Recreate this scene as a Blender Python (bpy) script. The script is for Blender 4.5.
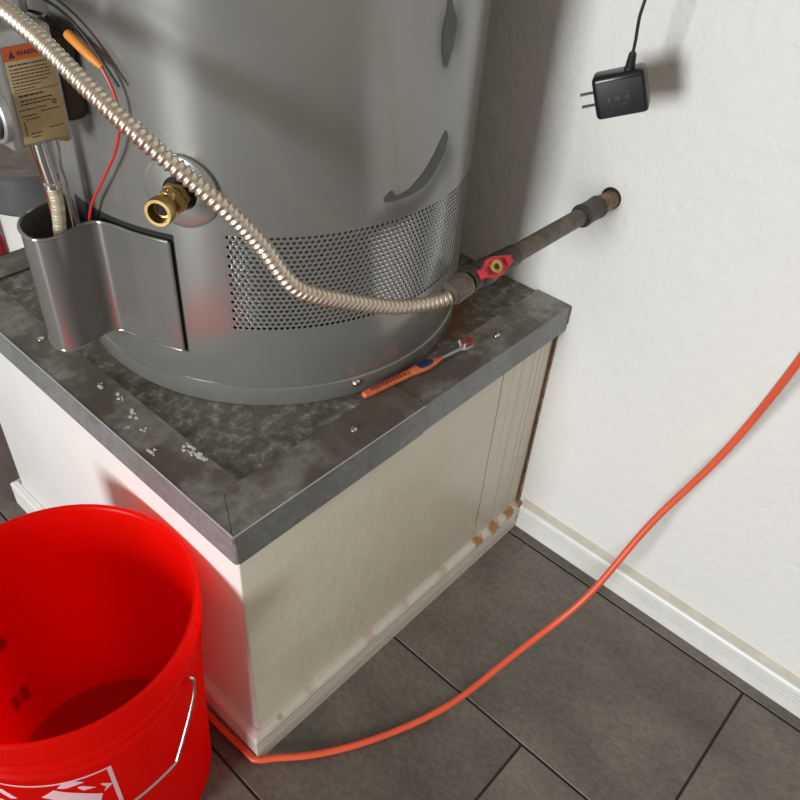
import bpy, bmesh, math, random
from mathutils import Vector, Matrix, Quaternion
random.seed(7)
PI = math.pi
scene = bpy.context.scene
COL = scene.collection
for o in list(bpy.data.objects):
    bpy.data.objects.remove(o)

# ------------------------------------------------------------------ camera
cam_d = bpy.data.cameras.new('camera')
cam = bpy.data.objects.new('camera', cam_d); COL.objects.link(cam)
M = ((0.6732240303758836, -0.7367507518407554, 0.06298995623536206),
     (-0.4444037563897266, -0.47122285698017274, -0.761875528131823),
     (0.5909946752984765, 0.4849199405278414, -0.6446533526224174))
rx, ry, rz = Vector(M[0]), -Vector(M[1]), -Vector(M[2])
mat = Matrix((rx, ry, rz)).transposed().to_4x4()
mat.translation = Vector((-0.28073, -0.42673, 1.07516))
cam.matrix_world = mat
cam_d.sensor_width = 36.0
cam_d.lens = 780.667 / 800 * 36.0
cam_d.clip_start = 0.02
scene.camera = cam

# ------------------------------------------------------------------ world, light, exposure
world = bpy.data.worlds.new('world'); scene.world = world
world.use_nodes = True
bg = world.node_tree.nodes['Background']
bg.inputs[0].default_value = (1.0, 0.87, 0.70, 1)
bg.inputs[1].default_value = 0.34

WIN_Y, WIN_Z, WIN_W, WIN_H, WIN_X = -0.23, 1.10, 0.95, 1.15, -3.80
ld = bpy.data.lights.new('window_daylight', 'AREA')
ld.shape = 'RECTANGLE'; ld.size = WIN_W - .06; ld.size_y = WIN_H - .06
ld.energy = 146.0; ld.color = (0.955, 0.985, 1.0)
lo = bpy.data.objects.new('window_daylight', ld); COL.objects.link(lo)
lo.location = (WIN_X + .0, WIN_Y, WIN_Z)
lo.rotation_euler = Vector((1, 0, 0)).to_track_quat('-Z', 'Y').to_euler()

vs = scene.view_settings
vs.view_transform = 'Standard'; vs.look = 'None'
vs.exposure = 0.0; vs.gamma = 1.0; vs.use_curve_mapping = False

# ------------------------------------------------------------------ material helpers
def new_mat(name):
    m = bpy.data.materials.new(name); m.use_nodes = True
    nt = m.node_tree
    return m, nt, nt.nodes['Principled BSDF']
def nd(nt, kind, **kw):
    n = nt.nodes.new(kind)
    for k, v in kw.items(): setattr(n, k, v)
    return n
def setin(n, name, v):
    n.inputs[name].default_value = v
def rgba(c): return (c[0], c[1], c[2], 1)
def noise(nt, scale, detail=3, rough=.55, vec=None):
    n = nd(nt, 'ShaderNodeTexNoise'); setin(n, 'Scale', scale); setin(n, 'Detail', detail); setin(n, 'Roughness', rough)
    if vec is not None: nt.links.new(vec, n.inputs['Vector'])
    return n
def coords(nt, scale=(1, 1, 1)):
    tc = nd(nt, 'ShaderNodeTexCoord')
    mp = nd(nt, 'ShaderNodeMapping'); mp.inputs['Scale'].default_value = scale
    nt.links.new(tc.outputs['Object'], mp.inputs['Vector'])
    return mp.outputs['Vector']
def ramp(nt, src, stops):
    r = nd(nt, 'ShaderNodeValToRGB')
    els = r.color_ramp.elements
    while len(els) < len(stops): els.new(.5)
    for e, (p, c) in zip(els, stops):
        e.position = p; e.color = rgba(c) if len(c) == 3 else c
    nt.links.new(src, r.inputs['Fac'])
    return r
def bump(nt, bsdf, src, strength, dist):
    b = nd(nt, 'ShaderNodeBump'); setin(b, 'Strength', strength); setin(b, 'Distance', dist)
    nt.links.new(src, b.inputs['Height']); nt.links.new(b.outputs['Normal'], bsdf.inputs['Normal'])
    return b
def mixc(nt, fac, a, b):
    m = nd(nt, 'ShaderNodeMix', data_type='RGBA')
    def put(sock, v):
        if hasattr(v, 'is_linked') or hasattr(v, 'links'): nt.links.new(v, sock)
        else: sock.default_value = rgba(v)
    if isinstance(fac, float): m.inputs[0].default_value = fac
    else: nt.links.new(fac, m.inputs[0])
    put(m.inputs[6], a); put(m.inputs[7], b)
    return m.outputs[2]
def mth(nt, op, a, b=None, c=None):
    m = nd(nt, 'ShaderNodeMath', operation=op)
    for i, v in enumerate((a, b, c)):
        if v is None: continue
        if isinstance(v, (int, float)): m.inputs[i].default_value = v
        else: nt.links.new(v, m.inputs[i])
    return m.outputs[0]
def sstep(nt, v, lo_, hi_, a=0.0, b=1.0):
    m = nd(nt, 'ShaderNodeMapRange', interpolation_type='SMOOTHSTEP')
    nt.links.new(v, m.inputs['Value'])
    m.inputs['From Min'].default_value = lo_; m.inputs['From Max'].default_value = hi_
    m.inputs['To Min'].default_value = a; m.inputs['To Max'].default_value = b
    return m.outputs[0]
def plain(name, col, rough=.5, metal=0.0, spec=.5, nscale=0, var=.12, bscale=0, bstr=.1, bdist=.001):
    m, nt, p = new_mat(name)
    setin(p, 'Roughness', rough); setin(p, 'Metallic', metal); setin(p, 'Specular IOR Level', spec)
    setin(p, 'Base Color', rgba(col))
    if nscale:
        v = coords(nt); n = noise(nt, nscale, 4, .6, v)
        a = tuple(min(1, c * (1 - var)) for c in col); b = tuple(min(1, c * (1 + var)) for c in col)
        r = ramp(nt, n.outputs['Fac'], [(.3, a), (.7, b)])
        nt.links.new(r.outputs['Color'], p.inputs['Base Color'])
    if bscale:
        v = coords(nt); n = noise(nt, bscale, 3, .5, v)
        bump(nt, p, n.outputs['Fac'], bstr, bdist)
    return m

def mat_wall(name, col, big=True):
    m, nt, p = new_mat(name)
    setin(p, 'Roughness', .55); setin(p, 'Specular IOR Level', .3)
    v = coords(nt)
    n = noise(nt, 3, 3, .5, v)
    r = ramp(nt, n.outputs['Fac'], [(.35, tuple(c * .96 for c in col)), (.7, col)])
    nt.links.new(r.outputs['Color'], p.inputs['Base Color'])
    a = noise(nt, 55, 3, .55, v); b = noise(nt, 16, 2, .5, v)
    ra = ramp(nt, a.outputs['Fac'], [(.42, (0, 0, 0)), (.62, (1, 1, 1))])
    h = mth(nt, 'ADD', mth(nt, 'MULTIPLY', ra.outputs['Color'], .45), b.outputs['Fac'])
    bump(nt, p, h, .4, .004)
    return m

def mat_stand_body():
    # white painted drywall, the front's warm shade put into its colour, with thin rust drip lines that ran down the front near the wall
    m, nt, p = new_mat('stand_paint')
    setin(p, 'Roughness', .38); setin(p, 'Specular IOR Level', .4)
    v = coords(nt)
    tc = nd(nt, 'ShaderNodeTexCoord'); sx = nd(nt, 'ShaderNodeSeparateXYZ')
    nt.links.new(tc.outputs['Object'], sx.inputs[0])
    X, Y, Z = sx.outputs
    wob = noise(nt, 9, 2, .5, coords(nt, (0, 0, 1)))
    xw = mth(nt, 'ADD', X, mth(nt, 'MULTIPLY', mth(nt, 'SUBTRACT', wob.outputs['Fac'], .5), .006))
    tot = None
    for xi, w, s, zlo in ((.478, .0011, .95, .03), (.505, .0008, .35, .18), (.527, .0010, .55, .04), (.534, .0007, .3, .22), (.556, .0009, .5, .1), (.571, .0010, .6, .04), (.584, .0007, .4, .2), (.6050, .0060, .95, .0)):
        d = mth(nt, 'ABSOLUTE', mth(nt, 'SUBTRACT', xw, xi))
        k = mth(nt, 'MULTIPLY', sstep(nt, d, w * .4, w * 1.5, 1, 0), s)
        k = mth(nt, 'MULTIPLY', k, sstep(nt, Z, zlo, zlo + .08))
        tot = k if tot is None else mth(nt, 'MAXIMUM', tot, k)
    front = sstep(nt, Y, .02, .03, 1, 0)
    tot = mth(nt, 'MULTIPLY', tot, front)
    n = noise(nt, 14, 4, .6, v)
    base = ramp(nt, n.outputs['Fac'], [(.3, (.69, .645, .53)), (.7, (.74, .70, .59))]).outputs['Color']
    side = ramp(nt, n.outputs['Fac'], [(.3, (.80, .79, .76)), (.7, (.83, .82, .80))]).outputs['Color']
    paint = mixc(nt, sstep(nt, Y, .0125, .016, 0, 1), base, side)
    nt.links.new(mixc(nt, tot, paint, (.14, .065, .025)), p.inputs['Base Color'])
    a = noise(nt, 48, 3, .5, v)
    ra = ramp(nt, a.outputs['Fac'], [(.45, (0, 0, 0)), (.65, (1, 1, 1))])
    bump(nt, p, ra.outputs['Color'], .13, .002)
    return m

def mat_base_trim(name, col, spots=()):
    m, nt, p = new_mat(name)
    setin(p, 'Roughness', .4)
    v = coords(nt); n = noise(nt, 20, 4, .65, v)
    c = ramp(nt, n.outputs['Fac'], [(.3, tuple(k * .92 for k in col)), (.7, col)]).outputs['Color']
    if spots:
        tc = nd(nt, 'ShaderNodeTexCoord')
        wob = noise(nt, 130, 3, .6, v)
        tot = None
        for (sp, rad, s) in spots:
            d = nd(nt, 'ShaderNodeVectorMath', operation='DISTANCE')
            nt.links.new(tc.outputs['Object'], d.inputs[0]); d.inputs[1].default_value = sp
            dd = mth(nt, 'ADD', d.outputs['Value'], mth(nt, 'MULTIPLY', mth(nt, 'SUBTRACT', wob.outputs['Fac'], .5), rad * 1.6))
            k = mth(nt, 'MULTIPLY', sstep(nt, dd, rad * .35, rad, 1, 0), s)
            tot = k if tot is None else mth(nt, 'MAXIMUM', tot, k)
        c = mixc(nt, tot, c, (.40, .17, .04))
    nt.links.new(c, p.inputs['Base Color'])
    return m

def mat_galv(name, col, var=.25, metal=.2, rough=.48, stain=(.16, .15, .12), stain_amt=.5, lo_=.45, hi_=.62):
    m, nt, p = new_mat(name)
    setin(p, 'Metallic', metal); setin(p, 'Roughness', rough)
    v = coords(nt)
    n = noise(nt, 90, 4, .6, v)
    c = ramp(nt, n.outputs['Fac'], [(.3, tuple(k * (1 - var) for k in col)), (.7, tuple(k * (1 + var * .5) for k in col))]).outputs['Color']
    n2 = noise(nt, 11, 5, .6, v)
    k = mth(nt, 'MULTIPLY', sstep(nt, n2.outputs['Fac'], lo_, hi_), stain_amt)
    nt.links.new(mixc(nt, k, c, stain), p.inputs['Base Color'])
    rr = mth(nt, 'ADD', mth(nt, 'MULTIPLY', n2.outputs['Fac'], .3), rough - .15)
    nt.links.new(rr, p.inputs['Roughness'])
    bump(nt, p, n.outputs['Fac'], .06, .0006)
    return m

def mat_top_board():
    m, nt, p = new_mat('stained_pan')
    setin(p, 'Roughness', .5); setin(p, 'Metallic', .25)
    v = coords(nt)
    tc = nd(nt, 'ShaderNodeTexCoord')
    n = noise(nt, 60, 6, .7, v); n2 = noise(nt, 14, 5, .65, v)
    c = ramp(nt, n.outputs['Fac'], [(.34, (.06, .054, .042)), (.50, (.15, .14, .115)), (.60, (.34, .32, .28)), (.70, (.68, .66, .60))]).outputs['Color']
    c2 = ramp(nt, n2.outputs['Fac'], [(.35, (.075, .066, .05)), (.65, (.30, .285, .25))]).outputs['Color']
    c = mixc(nt, .30, c, c2)
    d = nd(nt, 'ShaderNodeVectorMath', operation='DISTANCE')
    mp = nd(nt, 'ShaderNodeMapping'); mp.inputs['Scale'].default_value = (.75, 1.6, 1)
    nt.links.new(tc.outputs['Object'], mp.inputs['Vector'])
    nt.links.new(mp.outputs['Vector'], d.inputs[0]); d.inputs[1].default_value = (.45 * .75, .105 * 1.6, .466)
    dd = mth(nt, 'ADD', d.outputs['Value'], mth(nt, 'MULTIPLY', mth(nt, 'SUBTRACT', n2.outputs['Fac'], .5), .12))
    k = mth(nt, 'MULTIPLY', sstep(nt, dd, .02, .085, 1, 0), .9)
    c = mixc(nt, k, c, (.17, .062, .012))
    nt.links.new(c, p.inputs['Base Color'])
    nt.links.new(sstep(nt, n2.outputs['Fac'], .3, .7, .3, .65), p.inputs['Roughness'])
    bump(nt, p, n.outputs['Fac'], .25, .0012)
    return m

def mat_tile():
    m, nt, p = new_mat('slate_tile')
    setin(p, 'Roughness', .42); setin(p, 'Specular IOR Level', .4)
    oi = nd(nt, 'ShaderNodeObjectInfo')
    tc = nd(nt, 'ShaderNodeTexCoord'); mp = nd(nt, 'ShaderNodeMapping'); mp.inputs['Scale'].default_value = (1, .55, 1)
    va = nd(nt, 'ShaderNodeVectorMath', operation='ADD'); vm = nd(nt, 'ShaderNodeVectorMath', operation='MULTIPLY')
    cx = nd(nt, 'ShaderNodeCombineXYZ')
    for i in range(3): nt.links.new(oi.outputs['Random'], cx.inputs[i])
    nt.links.new(cx.outputs[0], vm.inputs[0]); vm.inputs[1].default_value = (37, 19, 53)
    nt.links.new(tc.outputs['Object'], va.inputs[0]); nt.links.new(vm.outputs[0], va.inputs[1])
    nt.links.new(va.outputs[0], mp.inputs['Vector'])
    n = noise(nt, 9, 5, .6, mp.outputs['Vector']); n2 = noise(nt, 170, 3, .7, mp.outputs['Vector'])
    c = ramp(nt, n.outputs['Fac'], [(.3, (.120, .106, .088)), (.52, (.178, .160, .136)), (.72, (.245, .222, .190))]).outputs['Color']
    f = ramp(nt, n2.outputs['Fac'], [(.35, (.72, .72, .72)), (.65, (1.2, 1.2, 1.2))]).outputs['Color']
    mx = nd(nt, 'ShaderNodeMix', data_type='RGBA', blend_type='MULTIPLY'); mx.inputs[0].default_value = .7
    nt.links.new(c, mx.inputs[6]); nt.links.new(f, mx.inputs[7])
    br = nd(nt, 'ShaderNodeHueSaturation'); nt.links.new(mx.outputs[2], br.inputs['Color'])
    nt.links.new(sstep(nt, oi.outputs['Random'], 0, 1, .9, 1.1), br.inputs['Value'])
    nt.links.new(br.outputs[0], p.inputs['Base Color'])
    nt.links.new(sstep(nt, n.outputs['Fac'], .3, .7, .34, .52), p.inputs['Roughness'])
    bump(nt, p, n2.outputs['Fac'], .06, .0006)
    return m

def mat_bucket():
    m, nt, p = new_mat('red_plastic')
    setin(p, 'Base Color', (.97, .022, .008, 1)); setin(p, 'Roughness', .33)
    v = coords(nt); n = noise(nt, 25, 4, .6, v)
    nt.links.new(sstep(nt, n.outputs['Fac'], .3, .7, .27, .42), p.inputs['Roughness'])
    tr = nd(nt, 'ShaderNodeBsdfTranslucent'); tr.inputs['Color'].default_value = (1.0, .020, .006, 1)
    mx = nd(nt, 'ShaderNodeMixShader'); mx.inputs[0].default_value = .82
    nt.links.new(p.outputs[0], mx.inputs[1]); nt.links.new(tr.outputs[0], mx.inputs[2])
    out = [x for x in nt.nodes if x.type == 'OUTPUT_MATERIAL'][0]
    nt.links.new(mx.outputs[0], out.inputs[0])
    return m

MAT = dict(
    wall=mat_wall('white_orange_peel', (.80, .795, .77)),
    wall_far=mat_wall('garage_wall', (.55, .53, .50)),
    trim=mat_base_trim('white_trim', (.80, .80, .78)),
    trim_front=mat_base_trim('shaded_trim', (.73, .70, .62), [((.482, .004, .052), .016, .95), ((.527, .004, .052), .018, .95), ((.571, .004, .052), .018, .95), ((.606, .004, .055), .018, .9), ((.30, .004, .053), .012, .3), ((.22, .004, .053), .014, .35), ((.39, .004, .053), .013, .35), ((.045, .004, .053), .007, .6), ((.10, .004, .054), .012, .3), ((.60, .0, .02), .012, .6)]),  # white trim with the front's warm shade mixed into the colour
    caulk=plain('yellowed_caulk', (.58, .54, .46), .6, nscale=30),
    body=mat_stand_body(),
    galv=mat_galv('galvanised_steel', (.255, .268, .272), stain=(.16, .165, .16), stain_amt=.5),
    galv_old=mat_galv('tarnished_steel', (.30, .285, .25), .35, .2, .45, (.115, .10, .078), .85, .42, .58),
    pan=mat_top_board(),
    edge=plain('edge_highlight', (.62, .63, .62), .35, .35),  # lighter colour paints the highlight along the folded edge
    grout=plain('dark_grout', (.022, .020, .018), .9, nscale=200),
    tile=mat_tile(),
    heater=plain('grey_enamel', (.285, .285, .268), .21, .46, .6, nscale=6, var=.05),
    heater_dull=plain('dull_grey_paint', (.10, .10, .098), .55, 0, nscale=40),
    screen=plain('perforated_steel_paint', (.27, .27, .255), .22, .4),
    liner=plain('bright_liner', (.86, .86, .84), .12, 1.0),
    dark_in=plain('dark_interior', (.012, .011, .010), .8),
    shield=plain('shield_enamel', (.27, .27, .262), .20, .50, .55, nscale=8, var=.05),
    steel=plain('bright_steel', (.72, .72, .72), .22, 1.0),
    zinc=plain('zinc_plate', (.62, .62, .60), .35, 1.0, nscale=60),
    cast=plain('cast_aluminium', (.50, .51, .52), .42, .7, nscale=80, var=.1),
    brass=plain('brass', (.50, .36, .14), .34, 1.0, nscale=70, var=.25),
    flex=plain('stainless_flex', (.74, .66, .56), .40, 1.0, nscale=120, var=.1),
    iron=plain('black_iron_pipe', (.155, .13, .105), .5, .45, nscale=55, var=.35, bscale=140, bstr=.12),
    iron_dk=plain('dark_iron_fitting', (.075, .062, .05), .5, .5, nscale=60, var=.4, bscale=120, bstr=.25),
    rusty=plain('rusty_nipple', (.26, .17, .10), .6, .4, nscale=70, var=.5, bscale=120, bstr=.2),
    red_paint=plain('red_valve_paint', (.62, .03, .045), .4, 0, nscale=90, var=.35),
    hole=plain('wall_hole', (.03, .022, .016), .9),
    label_tan=plain('tan_label', (.46, .36, .19), .5, 0, nscale=25, var=.06),
    label_orange=plain('orange_label', (.62, .12, .03), .5),
    ink=plain('label_ink', (.045, .035, .025), .6),
    black=plain('black_plastic', (.012, .012, .014), .28, 0, .5, bscale=300, bstr=.05),
    black_face=plain('black_face', (.014, .015, .02), .5),
    emboss=plain('grey_print', (.05, .05, .05), .5),
    rubber=plain('black_cord', (.02, .02, .02), .55),
    orange_sleeve=plain('orange_sleeve', (.78, .30, .045), .45, nscale=60, var=.1),
    red_wire=plain('red_wire', (.60, .035, .03), .4),
    cream_flex=plain('cream_conduit', (.62, .58, .44), .4, .3),
    copper=plain('copper_tube', (.55, .24, .10), .35, .9),
    brown=plain('brown_and_shade', (.045, .030, .020), .7, nscale=80, var=.4),  # one dark tone for a brown part and the shadow around it
    bucket=mat_bucket(),
    print=plain('pale_print', (.80, .52, .58), .45),
    wire=plain('wire_bail', (.75, .74, .74), .25, 1.0),
    cord=plain('orange_red_cord', (.80, .115, .05), .38, 0, .5, nscale=15, var=.08),
    tb_orange=plain('toothbrush_orange', (.68, .16, .06), .5, nscale=120, var=.25),
    tb_grip=plain('toothbrush_rib', (.30, .05, .02), .6),
    tb_blue=plain('toothbrush_blue', (.015, .022, .085), .4),
    tb_neck=plain('toothbrush_neck', (.36, .36, .37), .35),
    tb_bristle=plain('bristle_red', (.38, .09, .07), .6),
    tb_white=plain('bristle_white', (.60, .58, .55), .6),
    fleck=plain('white_paint_fleck', (.78, .77, .74), .5),
    can_white=plain('white_canister', (.72, .70, .66), .45, nscale=8, var=.04),
    can_lid=plain('grey_lid', (.085, .088, .09), .45, nscale=20, var=.15),
    can_top=plain('brown_lid_top', (.21, .19, .16), .7, nscale=30, var=.25),  # lighter and browner than the side of the lid
    jug=plain('red_jug', (.40, .02, .025), .4, nscale=30, var=.3),
    glass=plain('window_glass', (.8, .85, .9), .05),
)

# ------------------------------------------------------------------ object helpers
def finish(name, bm, m, parent=None, smooth=35, recalc=True):
    if recalc: bmesh.ops.recalc_face_normals(bm, faces=bm.faces)
    me = bpy.data.meshes.new(name); bm.to_mesh(me); bm.free()
    for mm in (m if isinstance(m, (list, tuple)) else [m]): me.materials.append(MAT[mm])
    if smooth:
        me.polygons.foreach_set('use_smooth', [True] * len(me.polygons))
        me.set_sharp_from_angle(angle=math.radians(smooth))
    o = bpy.data.objects.new(name, me); COL.objects.link(o)
    if parent is not None: attach(o, parent)
    return o
def world_loc(p):
    v = Vector(p.location)
    while p.parent is not None:
        break
    return v
def attach(o, parent):
    o.parent = parent
    # every mesh is built in world coordinates; only Empties carry an offset
    off = Vector((0, 0, 0))
    if parent.type == 'EMPTY': off = Vector(parent.location)
    o.matrix_parent_inverse = Matrix.Translation(-off)
def thing(name, label, cat, loc, group=None):
    o = bpy.data.objects.new(name, None); COL.objects.link(o)
    o.empty_display_size = .05
    o.location = loc; o['label'] = label; o['category'] = cat
    if group: o['group'] = group
    return o
def struct(o, label=None, cat=None):
    o['kind'] = 'structure'
    if label: o['label'] = label
    if cat: o['category'] = cat
    return o
def add_box(bm, x0, x1, y0, y1, z0, z1, bev=0, seg=2):
    vs = [bm.verts.new((x, y, z)) for x in (x0, x1) for y in (y0, y1) for z in (z0, z1)]
    idx = ((0, 1, 3, 2), (4, 6, 7, 5), (0, 4, 5, 1), (2, 3, 7, 6), (0, 2, 6, 4), (1, 5, 7, 3))
    fs = [bm.faces.new([vs[i] for i in f]) for f in idx]
    if bev:
        es = {e for f in fs for e in f.edges}
        bmesh.ops.bevel(bm, geom=list(es), offset=bev, segments=seg, profile=.5, affect='EDGES', clamp_overlap=True)
    return vs
def box_obj(name, b, m, parent=None, bev=0, seg=2):
    bm = bmesh.new(); add_box(bm, *b, bev=bev, seg=seg)
    return finish(name, bm, m, parent)
def frame_of(axis):
    a = Vector(axis).normalized()
    h = Vector((0, 0, 1)) if abs(a.z) < .9 else Vector((1, 0, 0))
    u = a.cross(h).normalized(); w = a.cross(u).normalized()
    return u, w, a
def add_lathe(bm, prof, origin=(0, 0, 0), axis=(0, 0, 1), n=48, a0=0, a1=2 * PI, mats=None):
    """prof: list of (r, h) along axis"""
    if tuple(axis) == (0, 0, 1): u, w, a = Vector((1, 0, 0)), Vector((0, 1, 0)), Vector((0, 0, 1))
    else: u, w, a = frame_of(axis)
    o = Vector(origin); full = abs(a1 - a0 - 2 * PI) < 1e-6
    rows = []
    for r, h in prof:
        if r < 1e-7:
            rows.append([bm.verts.new(o + a * h)]); continue
        k = n if full else n + 1
        rows.append([bm.verts.new(o + a * h + (u * math.cos(a0 + (a1 - a0) * i / n) + w * math.sin(a0 + (a1 - a0) * i / n)) * r) for i in range(k)])
    for j, (A, B) in enumerate(zip(rows, rows[1:])):
        for i in range(n):
            i2 = (i + 1) % n if full else i + 1
            if len(A) == 1 and len(B) == 1: continue
            if len(A) == 1: f = bm.faces.new((A[0], B[i2], B[i]))
            elif len(B) == 1: f = bm.faces.new((A[i], A[i2], B[0]))
            else: f = bm.faces.new((A[i], A[i2], B[i2], B[i]))
            if mats: f.material_index = mats[j]
def lathe_obj(name, prof, m, parent=None, origin=(0, 0, 0), axis=(0, 0, 1), n=48, smooth=35):
    bm = bmesh.new(); add_lathe(bm, prof, origin, axis, n)
    return finish(name, bm, m, parent, smooth)
def spline(pts, step):
    P = [Vector(p) for p in pts]
    P = [P[0] * 2 - P[1]] + P + [P[-1] * 2 - P[-2]]
    out = []
    for i in range(1, len(P) - 2):
        p0, p1, p2, p3 = P[i - 1:i + 3]
        L = (p2 - p1).length; k = max(2, int(L / step))
        t0, t1, t2, t3 = 0, 0, 0, 0
        d = lambda a, b: max(1e-6, (b - a).length) ** .5
        t1 = d(p0, p1); t2 = t1 + d(p1, p2); t3 = t2 + d(p2, p3)
        for s in range(k):
            t = t1 + (t2 - t1) * s / k
            A1 = p0 * ((t1 - t) / t1) + p1 * (t / t1)
            A2 = p1 * ((t2 - t) / (t2 - t1)) + p2 * ((t - t1) / (t2 - t1))
            A3 = p2 * ((t3 - t) / (t3 - t2)) + p3 * ((t - t2) / (t3 - t2))
            B1 = A1 * ((t2 - t) / t2) + A2 * (t / t2)
            B2 = A2 * ((t3 - t) / (t3 - t1)) + A3 * ((t - t1) / (t3 - t1))
            out.append(B1 * ((t2 - t) / (t2 - t1)) + B2 * ((t - t1) / (t2 - t1)))
    out.append(P[-2].copy())
    return out
def resample(pts, ds):
    L = [0]
    for a, b in zip(pts, pts[1:]): L.append(L[-1] + (b - a).length)
    n = max(2, int(L[-1] / ds)); out = []; j = 0
    for i in range(n + 1):
        s = L[-1] * i / n
        while j < len(L) - 2 and L[j + 1] < s: j += 1
        t = (s - L[j]) / max(1e-9, L[j + 1] - L[j])
        out.append(pts[j].lerp(pts[j + 1], min(1, max(0, t))))
    return out, L[-1]
def add_tube(bm, pts, rad, n=12, cap=True):
    pts = [Vector(p) for p in pts]
    rad = rad if isinstance(rad, (list, tuple)) else [rad] * len(pts)
    T = []
    for i in range(len(pts)):
        a = pts[max(0, i - 1)]; b = pts[min(len(pts) - 1, i + 1)]
        T.append((b - a).normalized())
    u, w, _ = frame_of(T[0]); rows = []
    for i, p in enumerate(pts):
        if i:
            q = T[i - 1].rotation_difference(T[i]); u = q @ u
            u = (u - T[i] * u.dot(T[i])).normalized()
        w = T[i].cross(u)
        rows.append([bm.verts.new(p + (u * math.cos(2 * PI * k / n) + w * math.sin(2 * PI * k / n)) * rad[i]) for k in range(n)])
    for A, B in zip(rows, rows[1:]):
        for k in range(n):
            bm.faces.new((A[k], A[(k + 1) % n], B[(k + 1) % n], B[k]))
    if cap:
        bm.faces.new(rows[0][::-1]); bm.faces.new(rows[-1])
def tube_obj(name, pts, rad, m, parent=None, n=12, step=None):
    if step: pts = spline(pts, step)
    bm = bmesh.new(); add_tube(bm, pts, rad, n)
    return finish(name, bm, m, parent)
def add_prism(bm, poly, ext):
    """poly: list of Vector (planar ring); ext: Vector extrusion"""
    a = [bm.verts.new(p) for p in poly]; b = [bm.verts.new(Vector(p) + Vector(ext)) for p in poly]
    n = len(poly)
    bm.faces.new(a[::-1]); bm.faces.new(b)
    for i in range(n): bm.faces.new((a[i], a[(i + 1) % n], b[(i + 1) % n], b[i]))
def prism_obj(name, poly, ext, m, parent=None, bev=0):
    bm = bmesh.new(); add_prism(bm, [Vector(p) for p in poly], ext)
    if bev: bmesh.ops.bevel(bm, geom=list(bm.edges), offset=bev, segments=2, profile=.5, affect='EDGES', clamp_overlap=True)
    return finish(name, bm, m, parent)
def sheet_obj(name, pts2, z0, z1, th, m, parent=None, lip=0):
    """vertical sheet following a plan polyline, with real thickness"""
    n = len(pts2); P = [Vector((p[0], p[1], 0)) for p in pts2]; N = []
    for i in range(n):
        t = (P[min(n - 1, i + 1)] - P[max(0, i - 1)]).normalized(); N.append(Vector((-t.y, t.x, 0)))
    bm = bmesh.new(); rows = []
    for i in range(n):
        a = P[i]; b = P[i] + N[i] * th
        rows.append([bm.verts.new((q.x, q.y, z)) for q, z in ((a, z0), (a, z1), (b, z1), (b, z0))])
    for A, B in zip(rows, rows[1:]):
        for k in range(4): bm.faces.new((A[k], A[(k + 1) % 4], B[(k + 1) % 4], B[k]))
    bm.faces.new(rows[0]); bm.faces.new(rows[-1][::-1])
    return finish(name, bm, m, parent, 40)
def hexnut_prof(bm, origin, axis, r, h, n=6, bev=.0008):
    b2 = bmesh.new(); u, w, a = frame_of(axis); o = Vector(origin)
    add_prism(b2, [o + (u * math.cos(2 * PI * k / n) + w * math.sin(2 * PI * k / n)) * r for k in range(n)], a * h)
    bmesh.ops.bevel(b2, geom=list(b2.edges), offset=bev, segments=2, affect='EDGES', clamp_overlap=True)
    me = bpy.data.meshes.new('tmp'); b2.to_mesh(me); b2.free(); bm.from_mesh(me); bpy.data.meshes.remove(me)

H = .470          # top of the stand's metal edging
WX = .610         # face of the wall on the right
# ------------------------------------------------------------------ the setting
struct(box_obj('wall_right', (WX, WX + .12, -2.6, 2.0, -.05, 2.6), 'wall'))
struct(box_obj('wall_back', (-3.9, WX, 1.9, 2.0, -.05, 2.6), 'wall_far'))
bm = bmesh.new()
y0, y1, z0, z1 = WIN_Y - WIN_W / 2, WIN_Y + WIN_W / 2, WIN_Z - WIN_H / 2, WIN_Z + WIN_H / 2
for b in ((-3.92, -3.80, -2.6, y0, -.05, 2.6), (-3.92, -3.80, y1, 1.9, -.05, 2.6), (-3.92, -3.80, y0, y1, -.05, z0), (-3.92, -3.80, y0, y1, z1, 2.6)):
    add_box(bm, *b)
struct(finish('wall_left', bm, 'wall_far', smooth=0))
win = struct(box_obj('window_1', (-3.905, -3.900, y0 + .03, y1 - .03, z0 + .03, z1 - .03), 'glass'))
for b in ((-3.91, -3.86, y0, y1, z0, z0 + .03), (-3.91, -3.86, y0, y1, z1 - .03, z1), (-3.91, -3.86, y0, y0 + .03, z0 + .03, z1 - .03), (-3.91, -3.86, y1 - .03, y1, z0 + .03, z1 - .03)):
    box_obj('window_frame', b, 'trim', win)

floor = struct(box_obj('floor', (-3.9, WX, -2.6, 1.95, -.06, -.0012), 'grout'))
TW, TL, GR = .305, .610, .0036
x_line, y_joint = .578, -.445           # first joint line along the wall, first cross joint
bm = bmesh.new(); add_box(bm, -TW / 2 + GR / 2, TW / 2 - GR / 2, -TL / 2 + GR / 2, TL / 2 - GR / 2, -.008, 0, bev=.0009, seg=1)
tile0 = finish('tile', bm, 'tile'); me_tile = tile0.data; bpy.data.objects.remove(tile0)
bm = bmesh.new(); add_box(bm, -.0145, .0145, -TL / 2 + GR / 2, TL / 2 - GR / 2, -.008, 0, bev=.0009, seg=1)
tile0 = finish('tile', bm, 'tile'); me_strip = tile0.data; bpy.data.objects.remove(tile0)
def put_tile(me, x, y):
    o = bpy.data.objects.new('tile', me); COL.objects.link(o); o.location = (x, y, 0); o.parent = floor
for j in range(-4, 4):
    put_tile(me_strip, x_line + GR / 2 + .0145, -.595 + (j + .5) * TL)
for i in range(14):
    off = y_joint + (i % 3) * .198
    for j in range(-4, 5):
        y = off + (j + .5) * TL
        if -2.6 + TL / 2 < y < 1.9 - TL / 2 + .1: put_tile(me_tile, x_line - TW / 2 - i * TW, y)

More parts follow.
